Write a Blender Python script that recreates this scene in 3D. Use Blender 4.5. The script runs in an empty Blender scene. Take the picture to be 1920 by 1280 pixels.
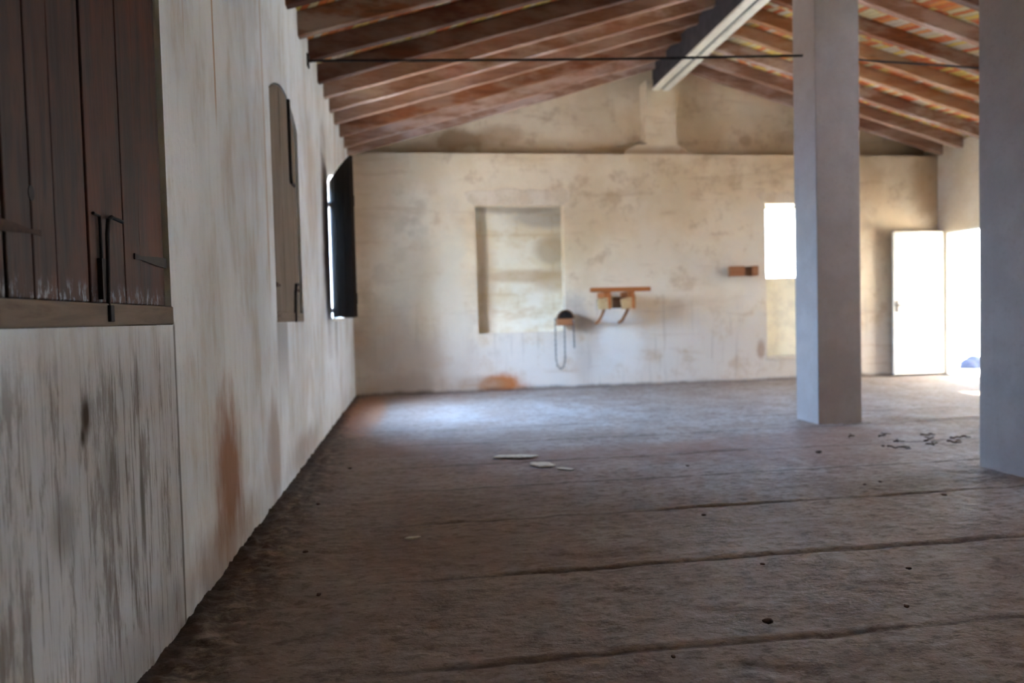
import bpy, bmesh, math, random
import numpy as np
from mathutils import Vector, Matrix
S = bpy.context.scene
COL = S.collection
random.seed(7)

# ------------------------------------------------------------------ camera
F, YAW, PITCH, ROLL, CX, CZ = 1338.54, 0.1358, -0.0352, -0.0251, 0.7865, 1.0
fw = Vector((math.sin(YAW)*math.cos(PITCH), math.cos(YAW)*math.cos(PITCH), math.sin(PITCH)))
rt = Vector((math.cos(YAW), -math.sin(YAW), 0)); up = rt.cross(fw)
c_, s_ = math.cos(ROLL), math.sin(ROLL)
r2 = c_*rt + s_*up; u2 = -s_*rt + c_*up
cam = bpy.data.cameras.new('camera'); cam_o = bpy.data.objects.new('camera', cam); COL.objects.link(cam_o)
m = Matrix.Identity(4)
for i in range(3):
    m[i][0] = r2[i]; m[i][1] = u2[i]; m[i][2] = -fw[i]
m[0][3], m[1][3], m[2][3] = CX, 0, CZ
cam_o.matrix_world = m
cam.sensor_width = 36; cam.lens = F/1920*36; cam.clip_start = .05
cam.dof.use_dof = True; cam.dof.focus_distance = 2.15; cam.dof.aperture_fstop = 2.0
S.camera = cam_o

# ------------------------------------------------------------------ light
S.view_settings.view_transform = 'Standard'; S.view_settings.look = 'None'
S.view_settings.gamma = 1; S.view_settings.use_curve_mapping = False
S.view_settings.exposure = 3.5
TOSUN = Vector((-.2, -.6, .78)).normalized()
w = bpy.data.worlds.new('sky'); S.world = w; w.use_nodes = True
wn = w.node_tree.nodes; wn.clear()
sky = wn.new('ShaderNodeTexSky'); sky.sky_type = 'NISHITA'; sky.sun_disc = False
sky.sun_elevation = math.asin(TOSUN.z); sky.sun_rotation = math.atan2(TOSUN.x, TOSUN.y)
sky.air_density = 1.0; sky.dust_density = 1.5; sky.ozone_density = 1.0
bg = wn.new('ShaderNodeBackground'); bg.inputs[1].default_value = 1.1
wo = wn.new('ShaderNodeOutputWorld')
w.node_tree.links.new(sky.outputs[0], bg.inputs[0]); w.node_tree.links.new(bg.outputs[0], wo.inputs[0])
sl = bpy.data.lights.new('sun', 'SUN'); sl.energy = 6.0; sl.angle = math.radians(.53); sl.color = (1, .93, .82)
so = bpy.data.objects.new('sun', sl); COL.objects.link(so)
so.rotation_euler = TOSUN.to_track_quat('Z', 'Y').to_euler(); so.location = (0, 0, 12)
# added area lamp in the farthest left window, standing in for blue skylight
al = bpy.data.lights.new('added_window_lamp', 'AREA'); al.shape = 'RECTANGLE'; al.size = .95; al.size_y = .9
al.energy = 18.5; al.color = (.27, .53, 1.0); al.spread = math.radians(112)
ao = bpy.data.objects.new('added_window_lamp', al); COL.objects.link(ao); ao.location = (-.36, 7.62, 1.95)
ao.rotation_euler = Vector((-.98, .22, .92)).to_track_quat('Z', 'X').to_euler()

# ------------------------------------------------------------------ node helpers
def srgb(r, g, b):
    f = lambda c: (c/255/12.92) if c/255 <= .04045 else ((c/255+.055)/1.055)**2.4
    return (f(r), f(g), f(b), 1)
class NT:
    def __init__(s, name, rough=.9, spec=.2):
        s.m = bpy.data.materials.new(name); s.m.use_nodes = True
        s.t = s.m.node_tree; s.t.nodes.clear()
        s.o = s.n('ShaderNodeOutputMaterial'); s.b = s.n('ShaderNodeBsdfPrincipled')
        s.b.inputs['Roughness'].default_value = rough
        s.b.inputs['Specular IOR Level'].default_value = spec
        s.l(s.b.outputs[0], s.o.inputs[0])
        s.tc = s.n('ShaderNodeTexCoord'); s.P = s.tc.outputs['Object']
        sp = s.n('ShaderNodeSeparateXYZ'); s.l(s.P, sp.inputs[0]); s.x, s.y, s.z = sp.outputs
    def n(s, k): return s.t.nodes.new(k)
    def l(s, a, b): s.t.links.new(a, b)
    def put(s, v, sock):
        if isinstance(v, bpy.types.NodeSocket): s.l(v, sock)
        else: sock.default_value = v
    def math(s, op, a, b=0.0, c=None, clamp=False):
        n = s.n('ShaderNodeMath'); n.operation = op; n.use_clamp = clamp
        s.put(a, n.inputs[0]); s.put(b, n.inputs[1])
        if c is not None: s.put(c, n.inputs[2])
        return n.outputs[0]
    def map(s, scale=(1, 1, 1), loc=(0, 0, 0), rnd=False):
        n = s.n('ShaderNodeMapping'); s.l(s.P, n.inputs[0]); n.inputs['Scale'].default_value = scale
        n.inputs['Location'].default_value = loc
        if rnd:
            oi = s.n('ShaderNodeObjectInfo'); cb = s.n('ShaderNodeCombineXYZ')
            k = s.math('MULTIPLY', oi.outputs['Random'], 37.0)
            for i in range(3): s.l(k, cb.inputs[i])
            s.l(cb.outputs[0], n.inputs['Location'])
        return n.outputs[0]
    def noise(s, vec, scale=1.0, detail=5, rough=.6, dist=0.0):
        n = s.n('ShaderNodeTexNoise'); s.l(vec, n.inputs['Vector']); n.inputs['Scale'].default_value = scale
        n.inputs['Detail'].default_value = detail; n.inputs['Roughness'].default_value = rough
        n.inputs['Distortion'].default_value = dist
        return n.outputs[0]
    def step(s, v, a, b):      # smooth 0..1 between a and b
        n = s.n('ShaderNodeMapRange'); n.interpolation_type = 'SMOOTHSTEP'; s.put(v, n.inputs[0])
        n.inputs[1].default_value = a; n.inputs[2].default_value = b
        if a > b:
            n.inputs[1].default_value = b; n.inputs[2].default_value = a
            n.inputs[3].default_value = 1; n.inputs[4].default_value = 0
        return n.outputs[0]
    def mul(s, *a):
        r = a[0]
        for q in a[1:]: r = s.math('MULTIPLY', r, q)
        return r
    def mix(s, f, a, b):
        n = s.n('ShaderNodeMix'); n.data_type = 'RGBA'; s.put(f, n.inputs[0]); s.put(a, n.inputs[6]); s.put(b, n.inputs[7])
        return n.outputs[2]
    def blot(s, u, v, cu, cv, ru, rv, nz, soft=.8, amp=.9):   # a ragged-edged blot, for stains and for painted light and shade
        a = s.math('DIVIDE', s.math('SUBTRACT', u, cu), ru); b = s.math('DIVIDE', s.math('SUBTRACT', v, cv), rv)
        d = s.math('SQRT', s.math('ADD', s.math('MULTIPLY', a, a), s.math('MULTIPLY', b, b)))
        d = s.math('ADD', d, s.math('MULTIPLY', s.math('SUBTRACT', nz, .5), amp*2))
        return s.step(d, 1+soft/2, 1-soft/2)
    def bump(s, h, strength=.3, dist=.01, prev=None):
        n = s.n('ShaderNodeBump'); n.inputs['Strength'].default_value = strength; n.inputs['Distance'].default_value = dist
        s.l(h, n.inputs['Height'])
        if prev is not None: s.l(prev, n.inputs['Normal'])
        return n.outputs[0]
    def done(s, col, nrm=None):
        s.put(col, s.b.inputs['Base Color'])
        if nrm is not None: s.l(nrm, s.b.inputs['Normal'])
        return s.m

# ------------------------------------------------------------------ materials
def m_leftwall():
    t = NT('left_plaster', .85)
    big = t.noise(t.map((1, .9, .55)), 1.6, 4); med = t.noise(t.map((1, 2.2, .7), (3, 1, 2)), 3.5, 6, .65)
    st = t.noise(t.map((1, 13, .8)), 1.5, 6, .66)            # runs down the wall
    st2 = t.noise(t.map((1, 60, 2.4), (5, 2, 1)), 1.2, 5, .7)
    fine = t.noise(t.P, 40, 5, .7)
    c = t.mix(t.step(big, .38, .62), srgb(216, 219, 220), srgb(233, 237, 240))
    c = t.mix(t.mul(t.step(med, .5, .72), .38), c, srgb(176, 162, 142))
    c = t.mix(t.mul(t.step(st, .5, .75), .14), c, srgb(150, 130, 106)); c = t.mix(t.mul(t.step(big, .60, .40), t.step(med, .40, .60), .24), c, srgb(184, 166, 142))
    # lower band: rain of dark scratches under the windows
    low = t.step(t.z, 1.05, .8)
    ap1 = t.mul(low, t.step(t.y, 2.50, 2.48))
    c = t.mix(t.mul(ap1, .5), c, srgb(166, 163, 162))
    c = t.mix(t.mul(ap1, t.step(st2, .50, .64), t.step(st, .36, .58), .75), c, srgb(78, 64, 52))
    c = t.mix(t.mul(ap1, t.step(t.noise(t.map((1, 9, 1.6), (8, 2, 3)), 1.7, 7, .72), .50, .62), .6), c, srgb(98, 84, 70))
    c = t.mix(t.mul(low, t.step(t.y, 2.5, 2.55), t.step(st2, .56, .72), .5), c, srgb(110, 97, 82))
    ln = t.math('ABSOLUTE', t.math('SUBTRACT', t.math('ADD', t.y, t.mul(t.math('SUBTRACT', st2, .5), .03)), 2.492))
    c = t.mix(t.mul(t.step(ln, .014, .002), t.step(t.z, 1.02, .99), .8), c, srgb(74, 64, 54))
    # streaks below the second and third windows
    for a, b in ((4.28, 4.62), (7.35, 7.55)):
        f = t.mul(t.step(t.y, a-.03, a+.03), t.step(t.y, b+.06, b-.04), t.step(t.z, .35, .98), t.step(t.z, 1.03, .99))
        c = t.mix(t.mul(f, .55), c, srgb(98, 84, 72))
    # rust runs
    for yy, z0, z1, w_, kk in ((3.13, 1.75, 2.0, .016, .85), (4.12, 1.0, 1.4, .035, .45), (2.72, 1.9, 2.1, .012, .3), (7.9, .3, .9, .05, .6)):
        d = t.math('ABSOLUTE', t.math('SUBTRACT', t.math('ADD', t.y, t.mul(t.math('SUBTRACT', big, .5), .06)), yy))
        c = t.mix(t.mul(t.step(d, w_, w_*.2), t.step(t.z, z0, z1), kk), c, srgb(166, 122, 70))
    # brown mud splashes near the floor, plus shade painted behind the open leaf
    for y0, z0, ry, rz, k, col in ((3.13, .36, .22, .30, .9, (148, 100, 64)), (3.05, .08, .5, .16, .6, (138, 106, 80)), (4.1, .28, .16, .26, .6, (140, 110, 84)),
                                   (5.2, .1, .6, .12, .5, (130, 105, 82)), (2.0, .06, .7, .12, .35, (105, 88, 72)), (1.83, .785, .028, .055, 1, (66, 50, 34)), (1.81, .74, .014, .03, 1, (60, 48, 34)),
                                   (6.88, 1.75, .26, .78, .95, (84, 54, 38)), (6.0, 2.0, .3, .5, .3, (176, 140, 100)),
                                   (1.70, .56, .05, .07, .45, (84, 74, 60)), (1.96, .62, .06, .10, .45, (88, 78, 66)), (2.16, .5, .015, .14, .8, (75, 66, 52))):
        c = t.mix(t.mul(t.blot(t.y, t.z, y0, z0, ry, rz, med, 1.1, 1.1), k), c, srgb(*col))
    c = t.mix(t.mul(t.step(fine, .58, .75), .2), c, srgb(120, 108, 95))
    nb = t.bump(med, .5, .02); nb = t.bump(st2, .35, .004, nb); nb = t.bump(fine, .3, .003, nb)
    return t.done(c, nb)
def m_backwall(name='back_plaster'):
    t = NT(name, .88)
    big = t.noise(t.map((.9, 1, .9)), 1.3, 4); med = t.noise(t.map((1, 1, 1), (2, 3, 4)), 3.4, 6, .62)
    ver = t.noise(t.map((9, 1, .8)), 1.4, 5); hor = t.noise(t.map((.8, 1, 5)), 1.5, 5, .6, .4)
    fine = t.noise(t.P, 30, 5, .7)
    c = t.mix(t.step(big, .38, .64), srgb(222, 203, 172), srgb(234, 219, 194))
    lowf = t.step(t.math('ADD', t.z, t.mul(t.math('SUBTRACT', med, .5), 1.2)), 1.3, .5)
    c = t.mix(t.mul(lowf, .75), c, srgb(204, 195, 185))
    c = t.mix(t.mul(t.step(med, .52, .70), .5), c, srgb(180, 152, 118))
    c = t.mix(t.mul(t.step(hor, .55, .70), .28), c, srgb(170, 138, 100))
    c = t.mix(t.mul(t.step(ver, .54, .72), t.step(t.z, 1.6, .6), .35), c, srgb(150, 135, 120))
    for x0, z0, rx, rz, k, col in ((1.93, .07, .30, .17, 1, (176, 104, 52)), (1.5, .1, .5, .12, .5, (150, 120, 92)), (.55, .1, .55, .2, .45, (150, 125, 105)),
                                   (3.62, .62, .26, .42, .7, (224, 220, 212)), (3.3, .45, .5, .25, .3, (206, 200, 192)), (1.5, 3.42, .42, .13, .75, (150, 118, 80)), (2.0, 3.5, .3, .13, .5, (158, 124, 84)),
                                   (.95, 3.3, .3, .1, .5, (166, 134, 98)), (.25, 2.4, .5, .9, .4, (178, 140, 108)), (.3, .75, .4, .5, .4, (176, 148, 124)), (.9, 1.1, .8, 1.1, .55, (178, 164, 142)), (.8, .4, .9, .4, .4, (176, 158, 142)), (1.3, 1.2, .2, 1.1, .4, (222, 217, 204)),  # wide blots paint the shaded corner, the last the lit strip beside the niche
                                   (2.9, .95, .25, .3, .4, (160, 148, 138)), (3.15, .85, .2, .1, .35, (130, 118, 112)), (5.62, 1.7, .2, .8, .4, (218, 212, 200)), (5.66, .45, .06, .12, .7, (150, 115, 84)),
                                   (5.0, 1.1, .8, .8, .25, (214, 208, 200)), (7.2, 2.75, .3, .5, .4, (178, 148, 106)), (8.3, 2.8, .28, .5, .6, (176, 142, 98)), (6.6, 3.5, .5, .1, .4, (176, 140, 92)), (5.6, 3.45, .1, .08, .5, (166, 134, 88))):
        c = t.mix(t.mul(t.blot(t.x, t.z, x0, z0, rx, rz, med, .9, 1.0), k), c, srgb(*col))
    # grime and the ledge's shade, painted together just above the ledge
    g = t.mul(t.step(t.z, 3.17, 3.2), t.step(t.z, 3.34, 3.2), .75)
    c = t.mix(g, c, srgb(132, 100, 70))
    c = t.mix(t.mul(t.step(t.math('ADD', t.z, t.mul(t.math('SUBTRACT', med, .5), .1)), .06, .0), .8), c, srgb(92, 76, 66))
    c = t.mix(t.mul(t.step(fine, .58, .75), .15), c, srgb(140, 118, 92))
    nb = t.bump(med, .5, .03); nb = t.bump(fine, .3, .004, nb)
    return t.done(c, nb)
def m_niche():
    t = NT('niche_plaster', .9)
    med = t.noise(t.map((1, 1, 1.4)), 3.2, 6, .65); hor = t.noise(t.map((.9, 1, 3.5)), 1.7, 4)
    br = t.n('ShaderNodeTexBrick'); cb = t.n('ShaderNodeCombineXYZ')
    t.l(t.math('ADD', t.x, t.mul(med, .06)), cb.inputs[0]); t.l(t.math('ADD', t.z, t.mul(med, .08)), cb.inputs[1]); t.l(cb.outputs[0], br.inputs['Vector'])
    br.inputs['Scale'].default_value = 1; br.inputs['Brick Width'].default_value = .5; br.inputs['Row Height'].default_value = .27
    br.inputs['Mortar Size'].default_value = .035; br.inputs['Mortar Smooth'].default_value = 1
    c = t.mix(t.step(med, .4, .65), srgb(238, 231, 212), srgb(226, 212, 182))
    c = t.mix(t.mul(br.outputs['Fac'], t.step(med, .42, .6), .32), c, srgb(200, 172, 122))
    for x0, z0, rx, rz, k, col in ((2.72, 1.9, .22, .22, .55, (160, 130, 84)), (2.75, 1.5, .3, .16, .5, (176, 142, 96)), (2.3, 1.55, .5, .08, .5, (180, 146, 96)), (2.6, 2.35, .4, .15, .5, (140, 126, 110)), (2.2, 2.47, .6, .06, .6, (150, 130, 108)), (1.74, 1.4, .16, .8, .55, (196, 168, 132))):  # last blot paints the left jamb's shadow on the infill
        c = t.mix(t.mul(t.blot(t.x, t.z, x0, z0, rx, rz, med, .9, .9), k), c, srgb(*col))
    c = t.mix(t.mul(t.step(hor, .54, .68), .4), c, srgb(204, 176, 128))
    return t.done(c, t.bump(med, .6, .03))
def m_plain_plaster(name, a, b, dark, sc=3.0, amount=.4, rough=.85):
    t = NT(name, rough)
    med = t.noise(t.P, sc, 6, .65); fine = t.noise(t.P, 35, 4, .7)
    c = t.mix(t.step(med, .4, .62), srgb(*a), srgb(*b))
    c = t.mix(t.mul(t.step(fine, .5, .75), amount), c, srgb(*dark))
    nb = t.bump(med, .4, .01); nb = t.bump(fine, .3, .002, nb)
    return t.done(c, nb)
def m_floor():
    t = NT('dusty_floor', .72, .35)
    med = t.noise(t.map((1, 1, 1)), 2.0, 6, .62); sm = t.noise(t.map((1, 1.6, 1), (4, 4, 4)), 11, 6, .7); fine = t.noise(t.P, 60, 5, .75)
    sw = t.noise(t.map((.7, 5, 1)), 2.2, 6, .65)                       # sweep marks across the room
    c = t.mix(t.step(med, .38, .62), srgb(134, 118, 106), srgb(152, 140, 130))
    c = t.mix(t.mul(t.step(sw, .5, .66), .35), c, srgb(112, 88, 70))
    c = t.mix(t.mul(t.step(sm, .52, .66), .6), c, srgb(92, 72, 56))
    gr = t.noise(t.map((.55, 1, 1), (9, 1, 1)), 34, 4, .7)
    g2 = t.noise(t.map((.5, 1, 1), (2, 6, 1)), 15, 5, .7)
    c = t.mix(t.mul(t.step(gr, .54, .62), .6), c, srgb(80, 62, 50)); c = t.mix(t.mul(t.step(gr, .44, .37), .45), c, srgb(178, 168, 158))
    c = t.mix(t.mul(t.step(g2, .57, .64), .6), c, srgb(76, 58, 46)); c = t.mix(t.mul(t.step(g2, .42, .36), .4), c, srgb(172, 160, 150))
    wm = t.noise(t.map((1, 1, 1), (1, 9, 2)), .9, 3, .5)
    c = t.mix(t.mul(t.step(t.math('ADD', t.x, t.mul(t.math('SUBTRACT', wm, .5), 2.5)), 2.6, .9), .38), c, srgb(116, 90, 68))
    c = t.mix(t.mul(t.step(fine, .60, .75), .35), c, srgb(176, 168, 158))
    # dirt along the left wall
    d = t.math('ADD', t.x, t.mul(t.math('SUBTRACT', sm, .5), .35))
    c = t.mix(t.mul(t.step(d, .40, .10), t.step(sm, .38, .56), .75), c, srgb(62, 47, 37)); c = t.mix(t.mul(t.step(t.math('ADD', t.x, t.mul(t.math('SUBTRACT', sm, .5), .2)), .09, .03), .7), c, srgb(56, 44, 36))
    c = t.mix(t.mul(t.blot(t.x, t.y, .25, 8.0, .2, 1.6, sm, .8, .8), .8), c, srgb(150, 100, 66))
    for x0, y0, rx, ry, k in ((2.3, 5.0, .9, .35, .5), (3.4, 4.9, .8, .5, .5), (4.3, 5.4, .5, .3, .4), (1.0, 3.0, .6, .3, .3), (.8, 5.6, .5, .3, .4)):
        c = t.mix(t.mul(t.blot(t.x, t.y, x0, y0, rx, ry, med, .9, .8), k), c, srgb(128, 96, 78))
    # joints between the poured strips
    for yy in (.6, 1.32, 2.035, 2.745, 3.5, 4.18, 4.86, 5.70, 6.4, 7.1, 7.9, 8.7):
        dd = t.math('SUBTRACT', t.math('ADD', t.y, t.mul(t.math('SUBTRACT', med, .5), .02)), yy)
        c = t.mix(t.mul(t.step(t.math('ABSOLUTE', t.math('ADD', dd, .012)), .016, .003), t.step(sm, .33, .48), t.step(t.x, .3, 1.0), .62), c, srgb(66, 50, 40))
        c = t.mix(t.mul(t.step(t.math('ABSOLUTE', t.math('SUBTRACT', dd, .014)), .014, .004), t.step(t.x, .5, 1.4), .22), c, srgb(170, 160, 150))
    nb = t.bump(med, .4, .03); nb = t.bump(sm, .8, .016, nb); nb = t.bump(gr, .8, .008, nb); nb = t.bump(fine, .5, .003, nb)
    return t.done(c, nb)
def m_wood(name, base, light, dark, axis=0, lime=(176, 164, 152), limeamt=.5, rough=.75, varied=True, sc=1.0, chip=None):
    t = NT(name, rough, .25)
    s1 = [9*sc]*3; s1[axis] = .7*sc
    g = t.noise(t.map(tuple(s1), rnd=varied), 2.4, 6, .65, .5)
    s2 = [3.0]*3; s2[axis] = 1.0
    p = t.noise(t.map(tuple(s2), (7, 7, 7), rnd=varied), 1.3, 5, .65)
    c = t.mix(t.step(g, .38, .62), srgb(*base), srgb(*light))
    c = t.mix(t.mul(t.step(g, .54, .70), .7), c, srgb(*dark))
    if varied:
        oi = t.n('ShaderNodeObjectInfo'); r = oi.outputs['Random']
        r2_ = t.math('FRACT', t.math('MULTIPLY', r, 7.31))
        c = t.mix(t.mul(t.step(p, .42, .62), t.math('MULTIPLY_ADD', r2_, limeamt, limeamt*.35)), c, srgb(*lime))
    else:
        c = t.mix(t.mul(t.step(p, .5, .68), limeamt), c, srgb(*lime))
    if chip:   # flaking pale paint near the foot of the boards
        f = t.noise(t.map((1, 30, 10)), 1.6, 5, .7)
        c = t.mix(t.mul(t.step(f, .50, .60), t.step(t.z, 1.125, 1.065), .85), c, srgb(*chip))
    return t.done(c, t.bump(g, .5, .004))
def m_tiles():
    t = NT('roof_tiles', .85)
    cb = t.n('ShaderNodeCombineXYZ'); jit = t.noise(t.P, 5, 3)
    t.l(t.math('MULTIPLY', t.math('ADD', t.math('ADD', t.x, t.mul(t.y, .45)), t.mul(jit, .09)), 15.0), cb.inputs[0]); t.l(t.math('MULTIPLY', t.math('ADD', t.y, t.mul(jit, .1)), 5.5), cb.inputs[1])
    v = t.n('ShaderNodeTexWhiteNoise'); fl = t.n('ShaderNodeVectorMath'); fl.operation = 'FLOOR'
    t.l(cb.outputs[0], fl.inputs[0]); t.l(fl.outputs[0], v.inputs['Vector'])
    r = t.n('ShaderNodeValToRGB'); t.l(v.outputs['Value'], r.inputs[0]); r.color_ramp.interpolation = 'CONSTANT'
    cols = [(0, (214, 120, 66)), (.22, (226, 196, 104)), (.45, (222, 206, 158)), (.6, (224, 150, 84)), (.75, (205, 104, 58)), (.86, (216, 202, 178))]
    for i, (p, c) in enumerate(cols):
        e = r.color_ramp.elements[i] if i < 2 else r.color_ramp.elements.new(p)
        e.position = p; e.color = srgb(*c)
    fr = t.math('FRACT', t.math('MULTIPLY', t.math('ADD', t.math('ADD', t.x, t.mul(t.y, .45)), t.mul(jit, .09)), 15.0))
    c = t.mix(t.mul(t.step(t.math('ABSOLUTE', t.math('SUBTRACT', fr, .5)), .40, .48), .6), r.outputs[0], srgb(120, 96, 74))
    n = t.noise(t.P, 14, 5, .7)
    c = t.mix(t.mul(t.step(n, .5, .7), .45), c, srgb(206, 190, 166))
    return t.done(c, t.bump(n, .4, .01))
def m_simple(name, col, rough=.6, metal=0, var=.15, sc=20, spec=.3):
    t = NT(name, rough, spec); n = t.noise(t.P, sc, 4, .6)
    d = tuple(int(k*(1-var*2)) for k in col)
    c = t.mix(t.step(n, .4, .68), srgb(*col), srgb(*d))
    t.b.inputs['Metallic'].default_value = metal
    return t.done(c, t.bump(n, .25, .002))

M = dict(
    left=m_leftwall(), back=m_backwall(), niche=m_niche(), floor=m_floor(),
    right=m_plain_plaster('right_plaster', (226, 210, 182), (234, 222, 200), (168, 140, 104), 2.0, .35),
    patch=m_plain_plaster('lintel_plaster', (218, 202, 178), (230, 216, 196), (140, 118, 94), 5, .4),
    pillar=m_plain_plaster('grey_paint', (150, 138, 131), (158, 146, 139), (130, 116, 108), 2.5, .3, .6),
    rafter=m_wood('rafter_wood', (112, 66, 40), (140, 88, 54), (70, 40, 26), 0, (168, 146, 130), .75),
    rafter_d=m_wood('dark_rafter_wood', (78, 44, 27), (98, 56, 34), (44, 28, 20), 0, (132, 112, 100), .45),
    rafter_l=m_wood('limed_rafter_wood', (140, 104, 84), (164, 128, 106), (112, 62, 36), 0, (198, 176, 164), .95),
    rafter_r=m_wood('pale_rafter_wood', (160, 106, 66), (184, 134, 92), (104, 64, 40), 0, (196, 172, 146), .8),
    dark=m_wood('dark_boards', (54, 38, 32), (74, 47, 34), (30, 22, 19), 2, (98, 52, 30), .75, .6, False, chip=(160, 166, 176)),
    sillw=m_wood('grey_board', (112, 98, 84), (128, 112, 96), (80, 66, 54), 1, (140, 128, 112), .4, .8, False),
    grey=m_wood('grey_boards', (112, 98, 84), (126, 112, 96), (84, 70, 58), 2, (142, 132, 118), .4, .8, False),
    brownb=m_wood('dark_brown_boards', (44, 29, 17), (54, 37, 22), (28, 20, 14), 2, (72, 50, 32), .4, .8, False),  # very dark brown wood of the open shutters
    orange=m_wood('orange_wood', (166, 92, 44), (182, 108, 54), (118, 62, 30), 0, (196, 132, 80), .4, .6, False),
    brown=m_wood('brown_wood', (150, 96, 60), (168, 114, 76), (108, 66, 42), 0, (190, 146, 106), .4, .6, False),
    pale=m_wood('pale_wood', (188, 152, 104), (202, 170, 122), (150, 112, 70), 1, (206, 180, 140), .4, .7, False),
    umber=m_wood('umber_wood', (96, 66, 44), (112, 80, 54), (64, 42, 28), 0, (120, 96, 72), .3, .7, False),
    tiles=m_tiles(),
    iron=m_simple('black_iron', (44, 36, 32), .6, .5), rust=m_simple('rusty_iron', (74, 52, 38), .75, .3),
    chain=m_simple('chain_steel', (110, 106, 102), .5, .6), 
    white=m_simple('white_paint', (226, 222, 206), .55, 0, .03, 8), steel=m_simple('grey_steel', (64, 62, 66), .6, .1, .1, 8),
    cream=m_simple('cream_paint', (244, 234, 204), .55, 0, .03, 6), leafw=m_simple('door_white', (244, 240, 226), .5, 0, .02, 6),
    ground=m_plain_plaster('pale_ground', (222, 212, 194), (232, 224, 208), (190, 176, 152), 1.2, .3),
    boulder=m_simple('boulder_stone', (24, 32, 50), .85, 0, .2, 9), stone=m_simple('dark_stone', (70, 78, 96), .85, 0, .2, 9), clod=m_simple('dirt_clod', (92, 70, 54), .95, 0, .25, 30),  # boulder colour has the shade it lies in mixed in
    twig=m_simple('dry_twig', (82, 62, 46), .9, 0, .2, 30), chip=m_simple('flake_and_light_streak', (210, 200, 180), .9, 0, .08, 30),
)

# ------------------------------------------------------------------ mesh helpers
def box(bm, a, b):
    vs = [bm.verts.new((x, y, z)) for x in (a[0], b[0]) for y in (a[1], b[1]) for z in (a[2], b[2])]
    for f in ((0, 1, 3, 2), (4, 6, 7, 5), (0, 4, 5, 1), (2, 3, 7, 6), (0, 2, 6, 4), (1, 5, 7, 3)): bm.faces.new([vs[i] for i in f])
def prism(bm, pts, vec):
    a = [bm.verts.new(p) for p in pts]; b = [bm.verts.new(Vector(p)+Vector(vec)) for p in pts]
    bm.faces.new(a); bm.faces.new(b[::-1]); n = len(a)
    for i in range(n): bm.faces.new((a[i], b[i], b[(i+1) % n], a[(i+1) % n]))
def tube(bm, pts, r, seg=8, taper=None):
    pts = [Vector(p) for p in pts]; rings = []; prev = None
    for i, p in enumerate(pts):
        d = (pts[min(i+1, len(pts)-1)]-pts[max(i-1, 0)]).normalized()
        a = prev if prev is not None else (Vector((0, 0, 1)) if abs(d.z) < .9 else Vector((1, 0, 0)))
        u = d.cross(a).normalized(); v = u.cross(d).normalized(); prev = v
        rr = r if taper is None else r*taper[i]
        rings.append([bm.verts.new(p+rr*(math.cos(2*math.pi*k/seg)*u+math.sin(2*math.pi*k/seg)*v)) for k in range(seg)])
    for a, b in zip(rings, rings[1:]):
        for k in range(seg): bm.faces.new((a[k], a[(k+1) % seg], b[(k+1) % seg], b[k]))
    bm.faces.new(rings[0][::-1]); bm.faces.new(rings[-1])
def obj(name, bm, mat, parent=None, bevel=0, smooth=False):
    bmesh.ops.recalc_face_normals(bm, faces=bm.faces)
    me = bpy.data.meshes.new(name); bm.to_mesh(me); bm.free()
    o = bpy.data.objects.new(name, me); COL.objects.link(o); me.materials.append(M[mat] if isinstance(mat, str) else mat)
    if smooth:
        for p in me.polygons: p.use_smooth = True
    if bevel:
        b = o.modifiers.new('bevel', 'BEVEL'); b.width = bevel; b.segments = 2; b.limit_method = 'ANGLE'
    if parent: o.parent = parent; o.matrix_parent_inverse = parent.matrix_world.inverted()
    return o
def part(name, fn, mat, parent, **k):
    bm = bmesh.new(); fn(bm); o = obj(name, bm, mat, None, **k)
    o.parent = parent; o.matrix_parent_inverse = Matrix.Translation(-root_loc(parent)); return o
def root_loc(p):
    return Vector((0, 0, 0)) if p.type == 'MESH' else Vector(p.location)   # part meshes are already in world coordinates
def thing(name, label, cat, loc, group=None):
    o = bpy.data.objects.new(name, None); COL.objects.link(o); o.location = loc; o.empty_display_size = .1
    return tag(o, label, cat, group)
def tag(o, label, cat, group=None, kind=None):
    o['label'] = label; o['category'] = cat
    if group: o['group'] = group
    if kind: o['kind'] = kind
    return o
def struct(name, bm, mat, label, cat, **k):
    o = obj(name, bm, mat, **k); tag(o, label, cat, None, 'structure'); return o
def single(name, fn, mat, label, cat, group=None, **k):
    bm = bmesh.new(); fn(bm); o = obj(name, bm, mat, **k); return tag(o, label, cat, group)
def recenter(o, loc):   # put the origin at the thing's base
    loc = Vector(loc); o.data.transform(Matrix.Translation(-loc)); o.location = loc; return o

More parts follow.
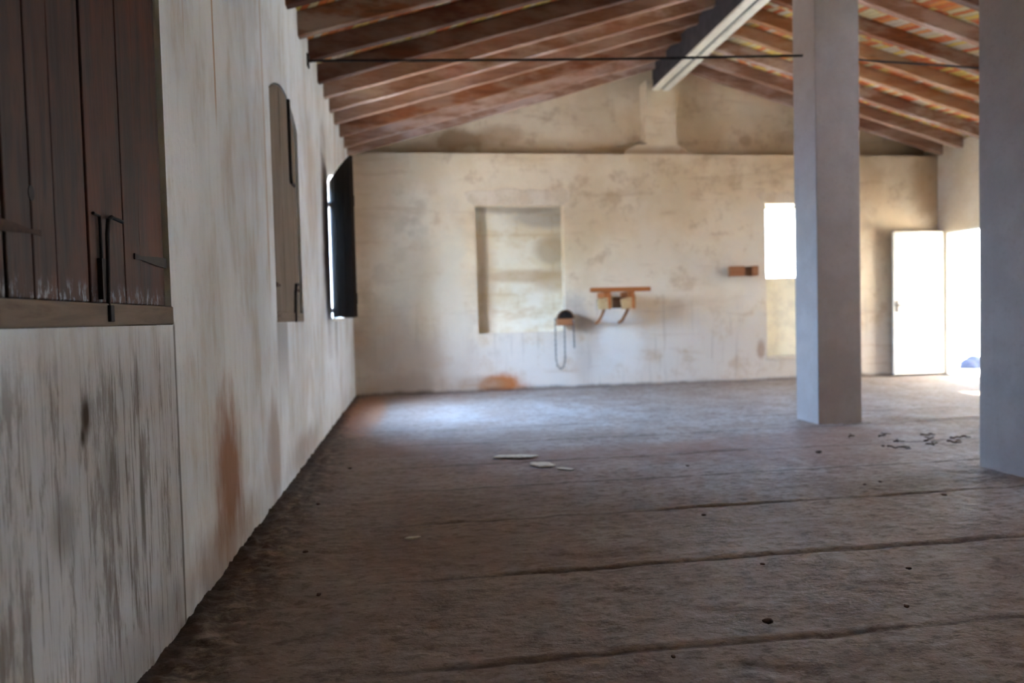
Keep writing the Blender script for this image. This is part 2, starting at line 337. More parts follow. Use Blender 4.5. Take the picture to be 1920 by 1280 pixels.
def slab(bm, us, vs, hole, d0, d1, axis, skew=None):
    """wall of cells; axis 0 -> plane u=y v=z thickness in x ; axis 1 -> u=x v=z thickness in y; 2 -> u=x v=y thickness in z"""
    us = sorted(set(us)); vs = sorted(set(vs)); nu, nv = len(us)-1, len(vs)-1
    sol = [[not hole((us[i]+us[i+1])/2, (vs[j]+vs[j+1])/2) for j in range(nv)] for i in range(nu)]
    def P(u, v, d):
        p = {0: (d, u, v), 1: (u, d, v), 2: (u, v, d)}[axis]
        return skew(p) if skew else p
    cache = {}
    def V(i, j, k):
        if (i, j, k) not in cache: cache[(i, j, k)] = bm.verts.new(P(us[i], vs[j], (d0, d1)[k]))
        return cache[(i, j, k)]
    for i in range(nu):
        for j in range(nv):
            if not sol[i][j]: continue
            for k in (0, 1): bm.faces.new([V(i, j, k), V(i+1, j, k), V(i+1, j+1, k), V(i, j+1, k)])
            for di, dj, e in ((-1, 0, ((i, j), (i, j+1))), (1, 0, ((i+1, j), (i+1, j+1))), (0, -1, ((i, j), (i+1, j))), (0, 1, ((i, j+1), (i+1, j+1)))):
                a, b = i+di, j+dj
                if not (0 <= a < nu and 0 <= b < nv and sol[a][b]):
                    (p, q), (r_, s2) = e; bm.faces.new([V(p, q, 0), V(p, q, 1), V(r_, s2, 1), V(r_, s2, 0)])

# ------------------------------------------------------------------ setting
X1, Y0, YB, EAVE, RX = 8.432, -3.6, 9.564, 3.29, 4.30
def roofz(x): return EAVE + .289*(min(x, 2*RX-x))          # underside of the tiles

# floor: real relief, finer near the camera
def build_floor():
    xs = np.concatenate([np.arange(0, 1.2, .012), np.arange(1.2, 4.5, .03), np.arange(4.5, X1+.6, .12)])
    ys = [Y0]; 
    while ys[-1] < YB+.35: ys.append(ys[-1] + (.2 if ys[-1] < .8 else .014 if ys[-1] < 4.0 else .03))
    ys = np.array(ys); xs[0] = -.02
    rng = np.random.default_rng(3)
    def vn(X, Y, s):
        gx = X*s; gy = Y*s; ix = np.floor(gx).astype(int); iy = np.floor(gy).astype(int); fx = gx-ix; fy = gy-iy
        T = rng.random((256, 256)); fx = fx*fx*(3-2*fx); fy = fy*fy*(3-2*fy)
        g = lambda a, b: T[a % 256, b % 256]
        return (g(ix, iy)*(1-fx)+g(ix+1, iy)*fx)*(1-fy)+(g(ix, iy+1)*(1-fx)+g(ix+1, iy+1)*fx)*fy
    X, Y = np.meshgrid(xs, ys, indexing='ij')
    def fb(X, Y, s, n=3): return sum(vn(X*1.1+3*k, Y*.93+X*.31+7*k, s*2.03**k)*.55**k for k in range(n))/sum(.55**k for k in range(n))
    Z = .010*(fb(X, Y, 1.5)-.5)+.008*(fb(X*.6, Y, 6)-.5)+.010*(fb(X*.6, Y, 15)-.5)
    pit = np.clip(fb(X*.5, Y, 11)-.60, 0, 1)*np.clip(fb(X, Y, 1.3)-.35, 0, 1)*4; Z -= .03*pit*np.clip(1.2-Y/6, 0, 1)
    edge = np.clip(1.15-X/(.25+.35*fb(X, Y, 3)), 0, 1)                      # crumbs of plaster and dirt along the wall
    Z += edge*(.006+.05*np.clip(fb(X, Y, 26)-.5, 0, 1)+.03*np.clip(fb(X, Y, 11)-.45, 0, 1))
    for yy in (.6, 1.32, 2.035, 2.745, 3.5, 4.18, 4.86, 5.70, 6.4):
        y2 = yy + .016*(fb(X, Y, 1.6)-.5); k = {2.745: .9, 2.035: .6}.get(yy, .75)*np.clip((X-.5)*1.6, 0, 1)*np.clip(.35+1.6*(fb(X, Y, 1.1)-.3), .15, 1)
        Z += k*(.009*np.exp(-((Y-y2-.016)/.014)**2) - .011*np.exp(-((Y-y2+.012)/.011)**2))
    Z -= .006
    nx, ny = X.shape; co = np.stack([X, Y, Z], -1).reshape(-1, 3)
    i, j = np.meshgrid(np.arange(nx-1), np.arange(ny-1), indexing='ij'); a = (i*ny+j).ravel()
    faces = np.stack([a, a+ny, a+ny+1, a+1], -1)
    me = bpy.data.meshes.new('floor'); me.vertices.add(len(co)); me.vertices.foreach_set('co', co.ravel())
    me.loops.add(faces.size); me.loops.foreach_set('vertex_index', faces.ravel())
    me.polygons.add(len(faces)); me.polygons.foreach_set('loop_start', np.arange(0, faces.size, 4)); me.polygons.foreach_set('loop_total', np.full(len(faces), 4))
    me.polygons.foreach_set('use_smooth', np.ones(len(faces), bool)); me.update()
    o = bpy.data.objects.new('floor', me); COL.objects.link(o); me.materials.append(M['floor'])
    tag(o, 'dusty brown-grey cement floor poured in strips with raised joints', 'floor', None, 'structure')
build_floor()

# left wall with three arched window openings
WIN = [(1.48, 2.476), (4.30, 5.30), (7.13, 8.12)]
ZS, ZJ, ZA = 1.0, 2.355, 2.49
def arch(y, a, b):   # height of the head of the opening
    c = (a+b)/2; hw = (b-a)/2; return ZJ + (ZA-ZJ)*max(0, 1-((y-c)/hw)**2)
def left_wall():
    bm = bmesh.new(); T = -.55
    us = [Y0, YB+.4]
    for a, b in WIN: us += [a, b]
    top = EAVE+.02
    slab(bm, us, [-.1, ZS, 2.6, top], lambda u, v: any(a < u < b for a, b in WIN) and ZS < v < 2.6, T, 0, 0)
    for a, b in WIN:   # segmental heads
        N = 14; ys = [a+(b-a)*k/N for k in range(N+1)]
        for k in range(N):
            z0, z1 = arch(ys[k], a, b), arch(ys[k+1], a, b)
            prism(bm, [(T, ys[k], z0), (T, ys[k+1], z1), (T, ys[k+1], 2.6), (T, ys[k], 2.6)], (-T, 0, 0))
    return struct('wall_left', bm, 'left', 'limewashed left wall, streaked and stained, with three shuttered arched windows', 'wall')
left_wall()

# right wall: doorway, and an added unseen window lighting the near room
DY0, DY1, DZ = 8.67, 9.40, 2.06
ADDED_RWIN = [(3.4, 4.4)]
bm = bmesh.new()
def rhole(u, v): return (DY0 < u < DY1 and v < DZ) or any(a < u < b and 1.0 < v < 2.4 for a, b in ADDED_RWIN)
us = [Y0, YB+.4, DY0, DY1]
for a, b in ADDED_RWIN: us += [a, b]
slab(bm, us, [-.1, 1.0, DZ, 2.4, EAVE+.02], rhole, X1, X1+.18, 0)
struct('wall_right', bm, 'right', 'warm pale right wall with the open doorway in its far end', 'wall')

# back wall: thick lower part and pilaster in front of two sunken gable panels
TB = .27
NX0, NX1, NZ0, NZ1 = 1.640, 2.842, .775, 2.484
VX0, VX1, VZ0, VZ1 = 5.755, 6.70, .34, 2.492
LZ = 3.185
def back_wall():
    bm = bmesh.new()
    hole = lambda u, v: (NX0 < u < NX1 and NZ0 < v < NZ1) or (VX0 < u < VX1 and VZ0 < v < VZ1)
    slab(bm, [0, NX0, NX1, VX0, VX1, X1], [-.1, NZ0, NZ1, VZ0, VZ1, LZ], hole, YB, YB+TB, 1)
    # pilaster under the ridge with splayed feet
    prism(bm, [(3.69, YB, LZ), (3.86, YB, 3.31), (4.04, YB, 3.325), (4.04, YB, 4.20), (4.46, YB, 4.20), (4.46, YB, 3.325), (4.68, YB, LZ)], (0, TB, 0))
    # sunken gable behind
    y = YB+TB
    prism(bm, [(0, y, LZ-.01), (0, y, roofz(0)+.03), (RX, y, roofz(RX)+.03), (X1, y, roofz(X1)+.03), (X1, y, LZ-.01)], (0, .2, 0))
    slab(bm, [0, VX0, VX1, X1], [-.1, VZ0, VZ1, LZ-.01], lambda u, v: VX0 < u < VX1 and VZ0 < v < VZ1, y, y+.2, 1)
    return struct('wall_back', bm, 'back', 'cream plastered gable wall with blocked window niche and sunken upper panels', 'wall')
back_wall()
# wall behind the camera
bm = bmesh.new()
prism(bm, [(0, Y0, -.1), (0, Y0, roofz(0)), (RX, Y0, roofz(RX)), (X1, Y0, roofz(X1)), (X1, Y0, -.1)], (0, -.3, 0))
struct('wall_front', bm, 'right', 'plain plastered gable wall behind the viewer', 'wall')

# blocked niche: rough infill
bm = bmesh.new(); box(bm, (NX0, YB+.18, NZ0), (NX1, YB+TB-.01, NZ1)); struct('trim_1', bm, 'niche', 'rough stained plaster infill at the back of the window niche', 'niche infill')
# lintel patches: ragged smears of plaster standing a little proud
def ragged(x0, x1, z0, z1, seed, amp=.022):
    r = random.Random(seed); pts = []
    n = 16
    for k in range(n+1): pts.append((x0+(x1-x0)*k/n, z1+r.uniform(-amp, amp)-(.03 if k in (0, n) else 0)))
    for k in range(3): pts.append((x1+r.uniform(-.01, .02), z1-(z1-z0)*(k+1)/4))
    pts.append((x1-.08, z0)); pts.append((x0+.14, z0))
    for k in range(3): pts.append((x0+r.uniform(-.03, .02)+.1*(2-k)/3, z0+(z1-z0)*(k+1)/4))
    return pts
for n, (a, b, c, d, sd, lab) in enumerate(((1.49, 2.92, 2.49, 2.70, 4, 'ragged plastered lintel above the blocked niche'), (5.63, 6.85, 2.497, 2.66, 9, 'ragged plastered lintel above the half-open back window'))):
    bm = bmesh.new(); prism(bm, [(x, YB-.022, z) for x, z in ragged(a, b, c, d, sd)], (0, .03, 0))
    struct('trim_%d' % (n+2), bm, 'patch', lab, 'lintel', bevel=.008)

# back window: open above, cream board below
r = thing('window_4', 'tall back window glaring white above a cream board, half hidden by the pillar', 'window', (VX0, YB, VZ0)); r['kind'] = 'structure'
part('cream_panel', lambda bm: (box(bm, (VX0+.005, YB+.07, VZ0), (VX1-.005, YB+.11, 1.455)), box(bm, (VX0+.005, YB+.055, 1.40), (VX1-.005, YB+.125, 1.458))), 'cream', r, bevel=.004)
part('window_sill', lambda bm: box(bm, (VX0-.02, YB-.02, VZ0-.045), (VX1+.02, YB+.12, VZ0)), 'patch', r, bevel=.006)
part('window_frame', lambda bm: [box(bm, (VX0, YB+.2, 1.455), (VX0+.04, YB+.25, VZ1)), box(bm, (VX1-.04, YB+.2, 1.455), (VX1, YB+.25, VZ1)), box(bm, (VX0+.04, YB+.2, VZ1-.04), (VX1-.04, YB+.25, VZ1))], 'cream', r)

# roof: two tiled slopes, with an unseen gap added for the sun patch
HX0, HX1, HY0, HY1 = 5.95, 6.75, 3.85, 4.36
def roof():
    bm = bmesh.new()
    for side in (0, 1):
        x0, x1 = (-.6, RX) if side == 0 else (RX, X1+.6)
        us = [x0, x1]; vs = [Y0-.3, YB+.7]; h = lambda u, v: False
        if side == 1: us += [HX0, HX1]; vs += [HY0, HY1]; h = lambda u, v: HX0 < u < HX1 and HY0 < v < HY1
        slab(bm, us, vs, h, 0, .07, 2, skew=lambda p: (p[0], p[1], p[2]+roofz(p[0])))
    bmesh.ops.remove_doubles(bm, verts=bm.verts, dist=1e-4)
    return struct('ceiling', bm, 'tiles', 'underside of the pitched roof laid with orange and yellow clay tiles', 'ceiling')
roof()

# ------------------------------------------------------------------ rafters
BZ = .155
ORD = ['nearest', 'second', 'third', 'fourth', 'fifth', 'sixth', 'seventh', 'eighth', 'ninth', 'tenth', 'eleventh', 'twelfth']
def rafter(y, side, label, wdt, seed, mat=None, BZ=.155):
    r = random.Random(seed); bm = bmesh.new(); N = 14
    L = RX-.02 if side == 'L' else X1-RX-.02
    secs = []
    for k in range(N+1):
        x = L*k/N; zt = .289*x; dz = r.uniform(-.004, .004); dy = r.uniform(-.004, .004)
        if k == 0: dy = dz = 0
        sag = -.006*math.sin(math.pi*k/N)
        secs.append([bm.verts.new((x, dy-wdt/2, zt-BZ+dz+sag)), bm.verts.new((x, dy+wdt/2, zt-BZ+dz+sag)), bm.verts.new((x, dy+wdt/2, zt-.004)), bm.verts.new((x, dy-wdt/2, zt-.004))])
    for a, b in zip(secs, secs[1:]):
        for i in range(4): bm.faces.new((a[i], a[(i+1) % 4], b[(i+1) % 4], b[i]))
    bm.faces.new(secs[0][::-1]); bm.faces.new(secs[-1])
    o = obj('rafter', bm, mat or ('rafter' if side == 'L' else 'rafter_r'), bevel=.006)
    if side == 'L': o.location = (.0, y+wdt/2, EAVE)
    else: o.location = (X1, y+wdt/2, roofz(X1)); o.scale.x = -1
    if side == 'R':
        o.data.transform(Matrix.Scale(-1, 4, (1, 0, 0))); o.data.flip_normals(); o.scale.x = 1
    return tag(o, label, 'rafter', 'rafters of the left roof slope' if side == 'L' else 'rafters of the right roof slope')
LY = [9.46, 9.04, 8.5, 7.96, 7.5, 7.04, 6.6, 6.05, 5.5, 4.98, 4.45, 3.95]
RY = [9.45, 9.07, 8.61, 8.13, 7.7, 7.21, 6.72, 6.2, 5.7, 5.2, 4.7]
for i, y in enumerate(LY):
    far = ['lime-smeared rafter lying against the back gable, left slope', 'rafter second out from the back gable on the left slope'] 
    lab = far[i] if i < 2 else '%s rafter out from the back gable on the left roof slope' % ORD[i]
    rafter(y, 'L', lab if i != 2 else 'third rafter out from the back gable, left slope, reddish brown', .075, 100+i, ('rafter_l', 'rafter_l', 'rafter', 'rafter_l', 'rafter_l', 'rafter_l', 'rafter_d', 'rafter_d', 'rafter', 'rafter_d', 'rafter_d', 'rafter_d')[i], .165 if i < 8 else .185)
for i, y in enumerate(RY):
    lab = 'pale rafter lying against the back gable, right slope' if i == 0 else '%s rafter out from the back gable on the right roof slope' % ORD[i]
    rafter(y, 'R', lab, .08, 200+i, ('rafter_l', 'rafter_l', 'rafter_l', 'rafter_r', 'rafter_r', 'rafter', 'rafter_l', 'rafter_d', 'rafter_r', 'rafter_d', 'rafter_r')[i])

# ridge beam: dark web with two pale flanges and a groove between
BX0, BX1, BB, BT = 4.125, 4.365, 4.05, 4.40
rb = thing('ridge_beam', 'ridge beam with grooved whitish underside running from the gable pilaster', 'beam', ((BX0+BX1)/2, YB, BB))
part('web', lambda bm: box(bm, (BX0+.012, Y0, BB+.03), (BX1-.012, YB+.02, BT)), 'steel', rb)
for a, b in ((BX0, BX0+.098), (BX1-.092, BX1)):
    o = part('flange', lambda bm: box(bm, (a, Y0, BB), (b, YB+.02, BB+.032)), 'white', rb, bevel=.006); o['label'] = 'whitish flange along the underside'

# tie rods
def rod(x0, x1, z0, z1, label):
    def f(bm):
        n = 10; tube(bm, [(x0+(x1-x0)*k/n, 5.97, z0+(z1-z0)*k/n-.012*math.sin(math.pi*k/n)) for k in range(n+1)], .011, 8)
    r = thing('tie_rod', label, 'tie rod', (x0, 5.97, z0), 'iron tie rods across the room')
    part('rod', f, 'iron', r)
    part('anchor_plate', lambda bm: box(bm, (x0+.001, 5.93, z0-.05), (x0+.014, 6.01, z0+.05)), 'iron', r, bevel=.003)
    return r
rod(0, 4.27, 3.09, 3.235, 'thin iron tie rod from the left wall to the pillar')
rod(4.64, X1, 3.215, 3.10, 'thin iron tie rod right of the full-height pillar')

# pillars
def pillar(y0, label):
    bm = bmesh.new(); box(bm, (4.252, y0, -.02), (4.660, y0+.362, roofz(4.5)+.02))
    bmesh.ops.subdivide_edges(bm, edges=bm.edges, cuts=6, use_grid_fill=True)
    r = random.Random(int(y0*10))
    for v in bm.verts: v.co.x += r.uniform(-.0015, .0015); v.co.y += r.uniform(-.0015, .0015)
    o = obj('pillar', bm, 'pillar', bevel=.007)
    recenter(o, (4.456, y0+.18, 0)); return tag(o, label, 'pillar', 'square grey roof pillars')
pillar(5.771, 'square grey pillar standing free in front of the back window')
pillar(3.625, 'square grey pillar cut off by the right edge of the photo')

# ------------------------------------------------------------------ shutters
def head(y, a, b, d=.012): return arch(y, a, b)-d
def leaf_mesh(y0, y1, a, b, x0, x1, planks, seed, gap=.003):
    """vertical boards between y0,y1 with the arched head of opening a..b"""
    r = random.Random(seed)
    bm = bmesh.new(); es = [y0]+[y0+(y1-y0)*p for p in planks]+[y1]
    for p, q in zip(es, es[1:]):
        p2, q2 = p+gap, q-gap; dx = r.uniform(-.002, .002); N = 4
        ys = [p2+(q2-p2)*k/N for k in range(N+1)]
        prof = [(x1+dx, p2, ZS+.062)]+[(x1+dx, q2, ZS+.062)]+[(x1+dx, y, head(y, a, b)) for y in ys[::-1]]
        prism(bm, prof, (x0-x1, 0, 0))
    e0, e1 = y0-(.03 if abs(y0-a) < .05 else 0), y1+(.03 if abs(y1-b) < .05 else 0)   # ledge boards behind close the gaps
    prism(bm, [(x0-.03, e0, ZS+.0), (x0-.03, e1, ZS+.0)]+[(x0-.03, e0+(e1-e0)*k/6, ZA+.02) for k in range(6, -1, -1)], (.028, 0, 0))
    return bm
def strap(bm, y0, y1, z, x=.0, h=.022, t=.005):     # forged strap hinge tapering to y1
    prism(bm, [(x, y0, z-h), (x, y0, z+h), (x, y0+(y1-y0)*.3, z+h*.9), (x, y0+(y1-y0)*.8, z+h*.35), (x, y1, z+h*.6), (x, y1, z-h*.5), (x, y0+(y1-y0)*.8, z-h*.35), (x, y0+(y1-y0)*.3, z-h*.9)], (t, 0, 0))

# window 1 (nearest)
a, b = WIN[0]
w1 = thing('window_1', 'nearest left window closed by dark weathered plank shutters over a grey board', 'window', (0, (a+b)/2, ZS)); w1['kind'] = 'structure'
mid = 1.915
for (y0, y1, pl, sd, lab) in ((a+.004, mid, (.14, .38, .62), 1, None), (mid, b-.012, (.40, .62), 2, None)):
    o = part('shutter', lambda bm: None, 'dark', w1) if False else None
    bm = leaf_mesh(y0, y1, a, b, -.045, -.012, pl, sd); o = obj('shutter', bm, 'dark', bevel=.003)
    o.parent = w1; o.matrix_parent_inverse = Matrix.Translation(-Vector(w1.location))
    if sd == 1: part('strap_hinge', lambda bm: strap(bm, a+.01, 1.68, 1.205, -.011, .013, .003), 'rust', o)
    else: part('strap_hinge', lambda bm: strap(bm, b-.012, 2.20, 1.200, -.011, .016), 'iron', o)
part('sill_board', lambda bm: box(bm, (-.06, a, ZS+.001), (.006, b, ZS+.060)), 'sillw', w1, bevel=.004)
def latch(bm):
    tube(bm, [(.004, 2.09, 1.285), (.004, 2.02, 1.288), (.004, 2.0, 1.278), (.004, 1.99, 1.24), (.004, 1.985, 1.15), (.003, 1.978, 1.02)], .0055, 8)
def latch2(bm):
    tube(bm, [(-.004, 1.93, 1.286), (-.004, 1.965, 1.284), (-.004, 1.968, 1.26), (-.004, 1.968, 1.15)], .004, 8)
    box(bm, (-.012, 1.955, 1.07), (.002, 1.992, 1.175))
lt = part('latch_rod', latch, 'iron', w1); part('latch_rod', latch2, 'iron', w1)
part('keeper', lambda bm: box(bm, (.004, 1.966, 1.012), (.014, 1.990, 1.055)), 'iron', lt, bevel=.002)
# knot in the left board
def knot(bm):
    n = 14; c = (-.0115, 1.65, 1.287); vs = [bm.verts.new((c[0]+.002, c[1]+.012*math.cos(k*2*math.pi/n), c[2]+.017*math.sin(k*2*math.pi/n))) for k in range(n)]
    bm.faces.new(vs); ret = bmesh.ops.extrude_face_region(bm, geom=bm.faces[:])
    bmesh.ops.translate(bm, verts=[v for v in ret['geom'] if isinstance(v, bmesh.types.BMVert)], vec=(-.003, 0, 0))
part('wood_knot', knot, 'iron', w1)

# window 2
a, b = WIN[1]
w2 = thing('window_2', 'second left window closed by grey-brown arched shutters with drop bolts', 'window', (0, (a+b)/2, ZS)); w2['kind'] = 'structure'
mid = 4.93
for (y0, y1, x1, pl, sd) in ((a+.02, mid, -.004, (.5,), 5), (mid, b-.02, -.018, (.5,), 6)):
    bm = leaf_mesh(y0, y1, a, b, x1-.03, x1, pl, sd); o = obj('shutter', bm, 'grey', bevel=.003)
    o.parent = w2; o.matrix_parent_inverse = Matrix.Translation(-Vector(w2.location))
    part('strap_hinge', lambda bm: strap(bm, (y0 if sd == 5 else y1), (y0+.12 if sd == 5 else y1-.12), 1.22, x1+.001, .014), 'rust', o)
part('sill_board', lambda bm: box(bm, (-.06, a, ZS+.001), (.004, b, ZS+.060)), 'sillw', w2, bevel=.004)
part('bolt', lambda bm: tube(bm, [(.006, 4.93, 2.47), (.006, 4.93, 1.96), (.008, 4.935, 1.925), (.012, 5.03, 1.92)], .011, 8), 'iron', w2)
part('bolt', lambda bm: tube(bm, [(.012, 5.06, 1.255), (.006, 4.99, 1.25), (.004, 4.97, 1.2), (.004, 4.93, 1.0)], .010, 8), 'iron', w2)

# window 3 (open)
a, b = WIN[2]
w3 = thing('window_3', 'farthest left window with its dark shutter swung open into the room', 'window', (0, (a+b)/2, ZS)); w3['kind'] = 'structure'
part('window_frame', lambda bm: [box(bm, (-.50, a, ZS), (-.45, a+.05, ZJ)), box(bm, (-.50, b-.05, ZS), (-.45, b, ZJ))], 'sillw', w3)
part('sill_board', lambda bm: box(bm, (-.55, a, ZS+.001), (.03, b, ZS+.03)), 'white', w3, bevel=.004)
def place_leaf(mir, hinge, ang, name):
    # built closed around y 0..L, then swung
    L = .49
    bm = bmesh.new(); es = [0, .16, .33, L]
    hd = lambda y: (ZJ-.012+(ZA+.03-ZJ)*(1-((L-y)/L)**1.35))
    for p, q in zip(es, es[1:]):
        N = 4; ys = [p+.002+(q-p-.004)*k/N for k in range(N+1)]
        prism(bm, [(.034, p+.002, ZS+.03), (.034, q-.002, ZS+.03)]+[(.034, y, hd(y)) for y in ys[::-1]], (-.032, 0, 0))
    for z in (ZS+.2, ZS+1.1): box(bm, (-.012, .02, z-.05), (.004, L-.02, z+.05))
    rot = Matrix.Rotation(ang, 4, 'Z') @ (Matrix.Scale(-1, 4, (0, 1, 0)) if mir else Matrix.Identity(4))
    bm.transform(Matrix.Translation(hinge) @ rot)
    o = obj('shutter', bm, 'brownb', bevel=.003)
    o.parent = w3; o.matrix_parent_inverse = Matrix.Translation(-Vector(w3.location))
    for z in (ZS+.10, ZS+1.13):
        part('hinge', lambda bm: [tube(bm, [(hinge[0]-.004, hinge[1], z-.03), (hinge[0]-.004, hinge[1], z+.03)], .011, 8), box(bm, (-.03, hinge[1]-.02, z-.024), (hinge[0]+.012, hinge[1]+.012, z+.024))], 'rust', o)
    return o
# near leaf: hinge (.035,7.14), free edge about (.28,6.72)
place_leaf(False, Vector((.033, 7.157, 0)), math.radians(-150), 'near')
place_leaf(True, Vector((.03, 8.11, 0)), math.radians(171), 'far')

# ------------------------------------------------------------------ door
dl = thing('door_1', 'white panelled door leaf standing open against the glaring doorway', 'door', (X1, DY1, 0)); dl['kind'] = 'structure'
LX0, LX1, LY0, LY1 = 7.625, X1-.012, 9.425, 9.462
def leafd(bm):
    box(bm, (LX0+.01, LY0+.01, .03), (LX1-.01, LY1-.008, 2.065))
    for q in ((LX0, LX0+.1), (LX1-.1, LX1)): box(bm, (q[0], LY0, .022), (q[1], LY1, 2.075))
    for z in ((.022, .2), (.92, 1.05), (1.97, 2.075)): box(bm, (LX0+.1, LY0, z[0]), (LX1-.1, LY1, z[1]))
dleaf = part('door_leaf', leafd, 'leafw', dl, bevel=.004)
def handle(bm):
    tube(bm, [(LX0+.045, LY0-.002, 1.02), (LX0+.045, LY0-.05, 1.02), (LX0+.06, LY0-.056, 1.02), (LX0+.16, LY0-.056, 1.02)], .010, 8)
    box(bm, (LX0+.025, LY0-.006, .92), (LX0+.065, LY0+.001, 1.09))
part('door_handle', handle, 'chain', dleaf)
part('door_frame', lambda bm: [box(bm, (X1+.0, DY0-.0, 0), (X1+.06, DY0+.03, DZ)), box(bm, (X1, DY1-.03, 0), (X1+.06, DY1, DZ)), box(bm, (X1, DY0+.03, DZ-.03), (X1+.06, DY1-.03, DZ))], 'leafw', dl)
part('threshold', lambda bm: box(bm, (X1, DY0, -.03), (X1+.18, DY1, .012)), 'patch', dl)

# ------------------------------------------------------------------ outside
bm = bmesh.new()
slab(bm, [-30, -.55, X1+.18, 40], [-30, Y0-.3, YB+.54, 45], lambda u, v: -.55 < u < X1+.18 and Y0-.3 < v < YB+.54, -.15, -.10, 2)
struct('ground', bm, 'ground', 'pale sunlit ground outside the building', 'ground')
bm = bmesh.new(); box(bm, (-9.2, -12, -.1), (-8.9, 20, 2.6)); struct('added_wall_left', bm, 'stone', 'unseen dark wall added beyond the left windows to block low sky', 'wall')  # added only to hold back low sky on the left
bm = bmesh.new(); box(bm, (12.9, -12, -.1), (13.2, 24, 4.4)); struct('added_wall_right', bm, 'leafw', 'pale wall added outside the doorway to block low sky', 'wall')  # added to cut the sky light reaching the doorway floor
bm = bmesh.new(); prism(bm, [(X1+.18, -4, 2.62), (X1+1.7, -4, 2.42), (X1+1.7, -4, 2.47), (X1+.18, -4, 2.67)], (0, 14.5, 0)); struct('trim_4', bm, 'rafter_r', 'unseen lean-to added outside the right wall to block high sky', 'lean-to')  # added to shade the right openings from the high sky
bm = bmesh.new(); bmesh.ops.create_icosphere(bm, subdivisions=4, radius=1)
from mathutils import noise as mn
for v in bm.verts:
    k = 1+.28*mn.noise(v.co*1.5)+.08*mn.noise(v.co*5); v.co = Vector((v.co.x*.21*k, v.co.y*.13*k, max(-.25, v.co.z)*.20*k))
o = obj('boulder', bm, 'boulder', smooth=True); o.location = (10.30, 11.08, -.07)
tag(o, 'dark blue-grey boulder lying on the bright ground outside the doorway', 'rock')

# ------------------------------------------------------------------ things on the back wall
# saddle rack: orange bar on two pale-ended arms, braced down to the wall
sr = thing('saddle_rack', 'orange wooden bar on two braced arms fixed to the back wall right of the niche', 'rack', (3.45, YB, 1.1))
part('bar', lambda bm: box(bm, (3.10, 9.17, 1.290), (3.925, 9.235, 1.350)), 'orange', sr, bevel=.012)
part('back_board', lambda bm: box(bm, (3.46, 9.40, 1.075), (3.70, 9.44, 1.225)), 'umber', sr, bevel=.005)
for x in (3.32, 3.645):
    part('arm', lambda bm: box(bm, (x-.030, 9.185, 1.215), (x+.030, YB, 1.290)), 'orange', sr, bevel=.004)
    o = part('end_block', lambda bm: prism(bm, [(x-.125, 9.20, 1.19), (x+.075, 9.20, 1.245), (x+.075, 9.20, 1.07), (x-.10, 9.20, 1.055)], (0, .07, 0)), 'pale', sr, bevel=.008); o['label'] = 'pale wooden end block'
    part('upright', lambda bm: box(bm, (x+.02, 9.178, 1.06), (x+.055, 9.20, 1.29)), 'orange', sr, bevel=.004)
    part('brace', lambda bm: tube(bm, [(x-.02, 9.24, 1.08), (x-.03, 9.33, .99), (x-.045, 9.44, .91), (x-.06, YB-.01, .875)], .022, 10), 'brown', sr)

# chain hanger
ch = thing('chain_peg', 'brown wooden peg with a black harness pad and hanging chains by the niche', 'hook', (2.8, YB, .9))
part('peg_block', lambda bm: box(bm, (2.705, 9.38, .858), (2.905, YB, .955)), 'brown', ch, bevel=.01)
def pad(bm):
    prism(bm, [(2.80+.105*math.cos(math.pi*k/12), 9.365, .95+.115*math.sin(math.pi*k/12)) for k in range(13)], (0, .12, 0))
o = part('harness_pad', pad, 'iron', ch, bevel=.015)
part('strap', lambda bm: tube(bm, [(2.80+.108*math.cos(math.pi*k/12), 9.36, .95+.115*math.sin(math.pi*k/12)) for k in range(13)], .012, 6), 'umber', o)
def chain(pts):
    def f(bm):
        P = [Vector(p) for p in pts]; segs = []; L = .034
        d = 0; cur = P[0]; i = 0; out = [cur.copy()]
        for a_, b_ in zip(P, P[1:]):
            n = max(1, round((b_-a_).length/L))
            for k in range(n): out.append(a_.lerp(b_, (k+1)/n))
        for k, (p, q) in enumerate(zip(out, out[1:])):
            dr = (q-p).normalized(); sd = dr.cross(Vector((0, 1, 0))).normalized() if abs(dr.y) < .9 else Vector((1, 0, 0))
            if k % 2: sd = dr.cross(sd)
            c = (p+q)/2; hl = (q-p).length*.68; ring = [c+dr*hl*math.cos(t*math.pi/4)+sd*.010*math.sin(t*math.pi/4) for t in range(9)]
            tube(bm, ring, .0042, 5)
    return f
part('chain', chain([(2.655, 9.37, .95), (2.655, 9.37, .42), (2.675, 9.37, .32), (2.72, 9.37, .275), (2.765, 9.37, .32), (2.78, 9.37, .42), (2.78, 9.37, .86)]), 'chain', ch)
part('chain', chain([(2.70, 9.37, .965), (2.655, 9.37, .95)]), 'chain', ch)
part('chain', chain([(2.905, 9.38, .93), (2.912, 9.38, .56)]), 'chain', ch)
# small wooden bracket
br_ = thing('wooden_bracket', 'short brown wooden bracket on the back wall left of the bright window', 'bracket', (5.35, YB, 1.55))
part('board', lambda bm: box(bm, (5.13, 9.38, 1.475), (5.35, 9.45, 1.615)), 'brown', br_, bevel=.01)
o = part('board', lambda bm: box(bm, (5.35, 9.42, 1.48), (5.475, 9.48, 1.61)), 'umber', br_, bevel=.006); o['label'] = 'dark brown middle piece'
part('peg', lambda bm: box(bm, (5.475, 9.385, 1.478), (5.555, YB, 1.618)), 'brown', br_, bevel=.01)
part('arm', lambda bm: box(bm, (5.19, 9.45, 1.50), (5.27, YB, 1.59)), 'umber', br_)

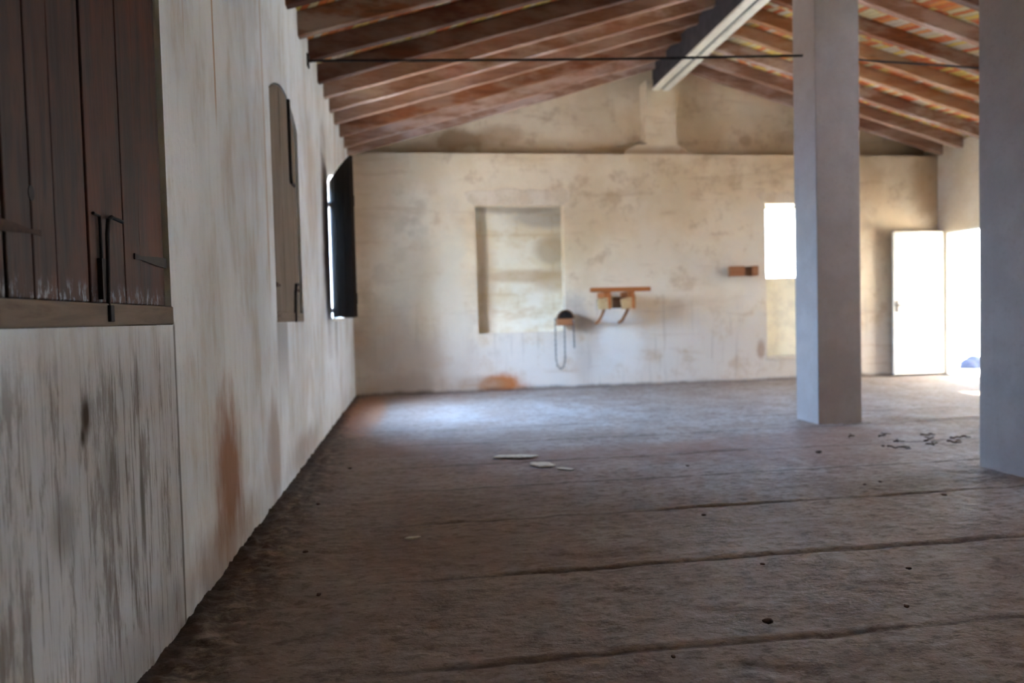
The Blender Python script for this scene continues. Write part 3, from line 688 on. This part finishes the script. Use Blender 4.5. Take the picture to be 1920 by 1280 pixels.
# ------------------------------------------------------------------ litter on the floor
def lump(r_, seed, flat=.5):
    r_ *= .55; bm = bmesh.new(); bmesh.ops.create_icosphere(bm, subdivisions=2, radius=1)
    rr = random.Random(seed); off = Vector((rr.random()*9, rr.random()*9, 0))
    for v in bm.verts:
        k = 1+.45*mn.noise(v.co*1.4+off); v.co = Vector((v.co.x*r_*k*1.3, v.co.y*r_*k, v.co.z*r_*k*flat))
    return bm
clods = [((3.529, 4.571), .032, 'brown dirt clod lying alone on the floor in front of the free-standing pillar'), ((2.51, 4.387), .020, None), ((2.16, 3.30), .018, None), ((3.39, 3.715), .017, None),
         ((3.27, 3.68), .014, None), ((3.515, 3.376), .020, None), ((4.08, 4.667), .022, None), ((1.875, 2.112), .026, 'dark flattened dirt clod on the joint near the bottom of the photo'), ((2.377, 2.139), .016, None),
         ((2.11, 2.608), .014, None), ((1.5, 1.95), .013, None), ((2.62, 2.45), .016, None), ((.42, 2.6), .016, None), ((.30, 3.1), .018, None), ((.25, 3.9), .020, None), ((.34, 4.8), .02, None)]
src = None
for i, ((x, y), rad, lab) in enumerate(clods):
    if lab: o = obj('dirt_clod', lump(rad, i), 'clod', smooth=True); tag(o, lab, 'dirt clod')
    else:
        if src is None: src = obj('dirt_clod', lump(.02, 50), 'clod', smooth=True); o = src
        else: o = src.copy(); COL.objects.link(o)
        o.scale = (rad/.02,)*3; o.rotation_euler.z = i*1.7; tag(o, 'small dark dirt clod lying on the dusty floor', 'dirt clod', 'small dirt clods on the floor')
    o.location = (x, y, (.004 if x > .5 else .018)+rad*.25)
# twigs in the aisle by the cut-off pillar
rr = random.Random(5); srcs = []
for i in range(9):
    bm = bmesh.new(); n = 6; L = rr.uniform(.07, .20); pts = [(L*(k/n-.5), rr.uniform(-.012, .012), rr.uniform(.006, .02)) for k in range(n+1)]
    tube(bm, pts, .007, 6, [1-.1*k for k in range(n+1)])
    tube(bm, [pts[3], (pts[3][0]+.03, .035, .02), (pts[3][0]+.06, .05, .012)], .004, 5)
    o = obj('twig', bm, 'twig', smooth=True)
    o.location = (4.12+.27*(i % 3)+.12*((i//3) % 2)+rr.uniform(-.05, .05), 4.62+.2*(i//3)+rr.uniform(-.06, .06), .001); o.rotation_euler.z = rr.uniform(-1.2, .8)
    tag(o, 'short dry brown twig in the litter between the two pillars', 'twig', 'twigs between the pillars')
# thin pale sheets imitating light streaks, and one plaster flake
for i, (x, y, l, w_, an, lab) in enumerate(((1.47, 5.00, .36, .10, -.15, 'long pale sheet imitating a streak of light on the floor, the farther of two'), (1.61, 4.68, .22, .13, -.75, 'bright pale sheet imitating a streak of light on the floor, the nearer of the pair'),
                                            (1.73, 4.50, .15, .06, -.8, 'small pale sliver imitating light beside the two larger streaks'), (.755, 3.249, .075, .03, .1, 'small pale plaster flake lying near the left wall'))):
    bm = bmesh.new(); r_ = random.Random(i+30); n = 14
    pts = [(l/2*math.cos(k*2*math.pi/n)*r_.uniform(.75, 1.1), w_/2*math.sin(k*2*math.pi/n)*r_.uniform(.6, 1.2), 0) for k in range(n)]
    prism(bm, pts, (0, 0, .007)); o = obj('flake_light_streak', bm, 'chip', bevel=.002); o.location = (x, y, .002); o.rotation_euler.z = an
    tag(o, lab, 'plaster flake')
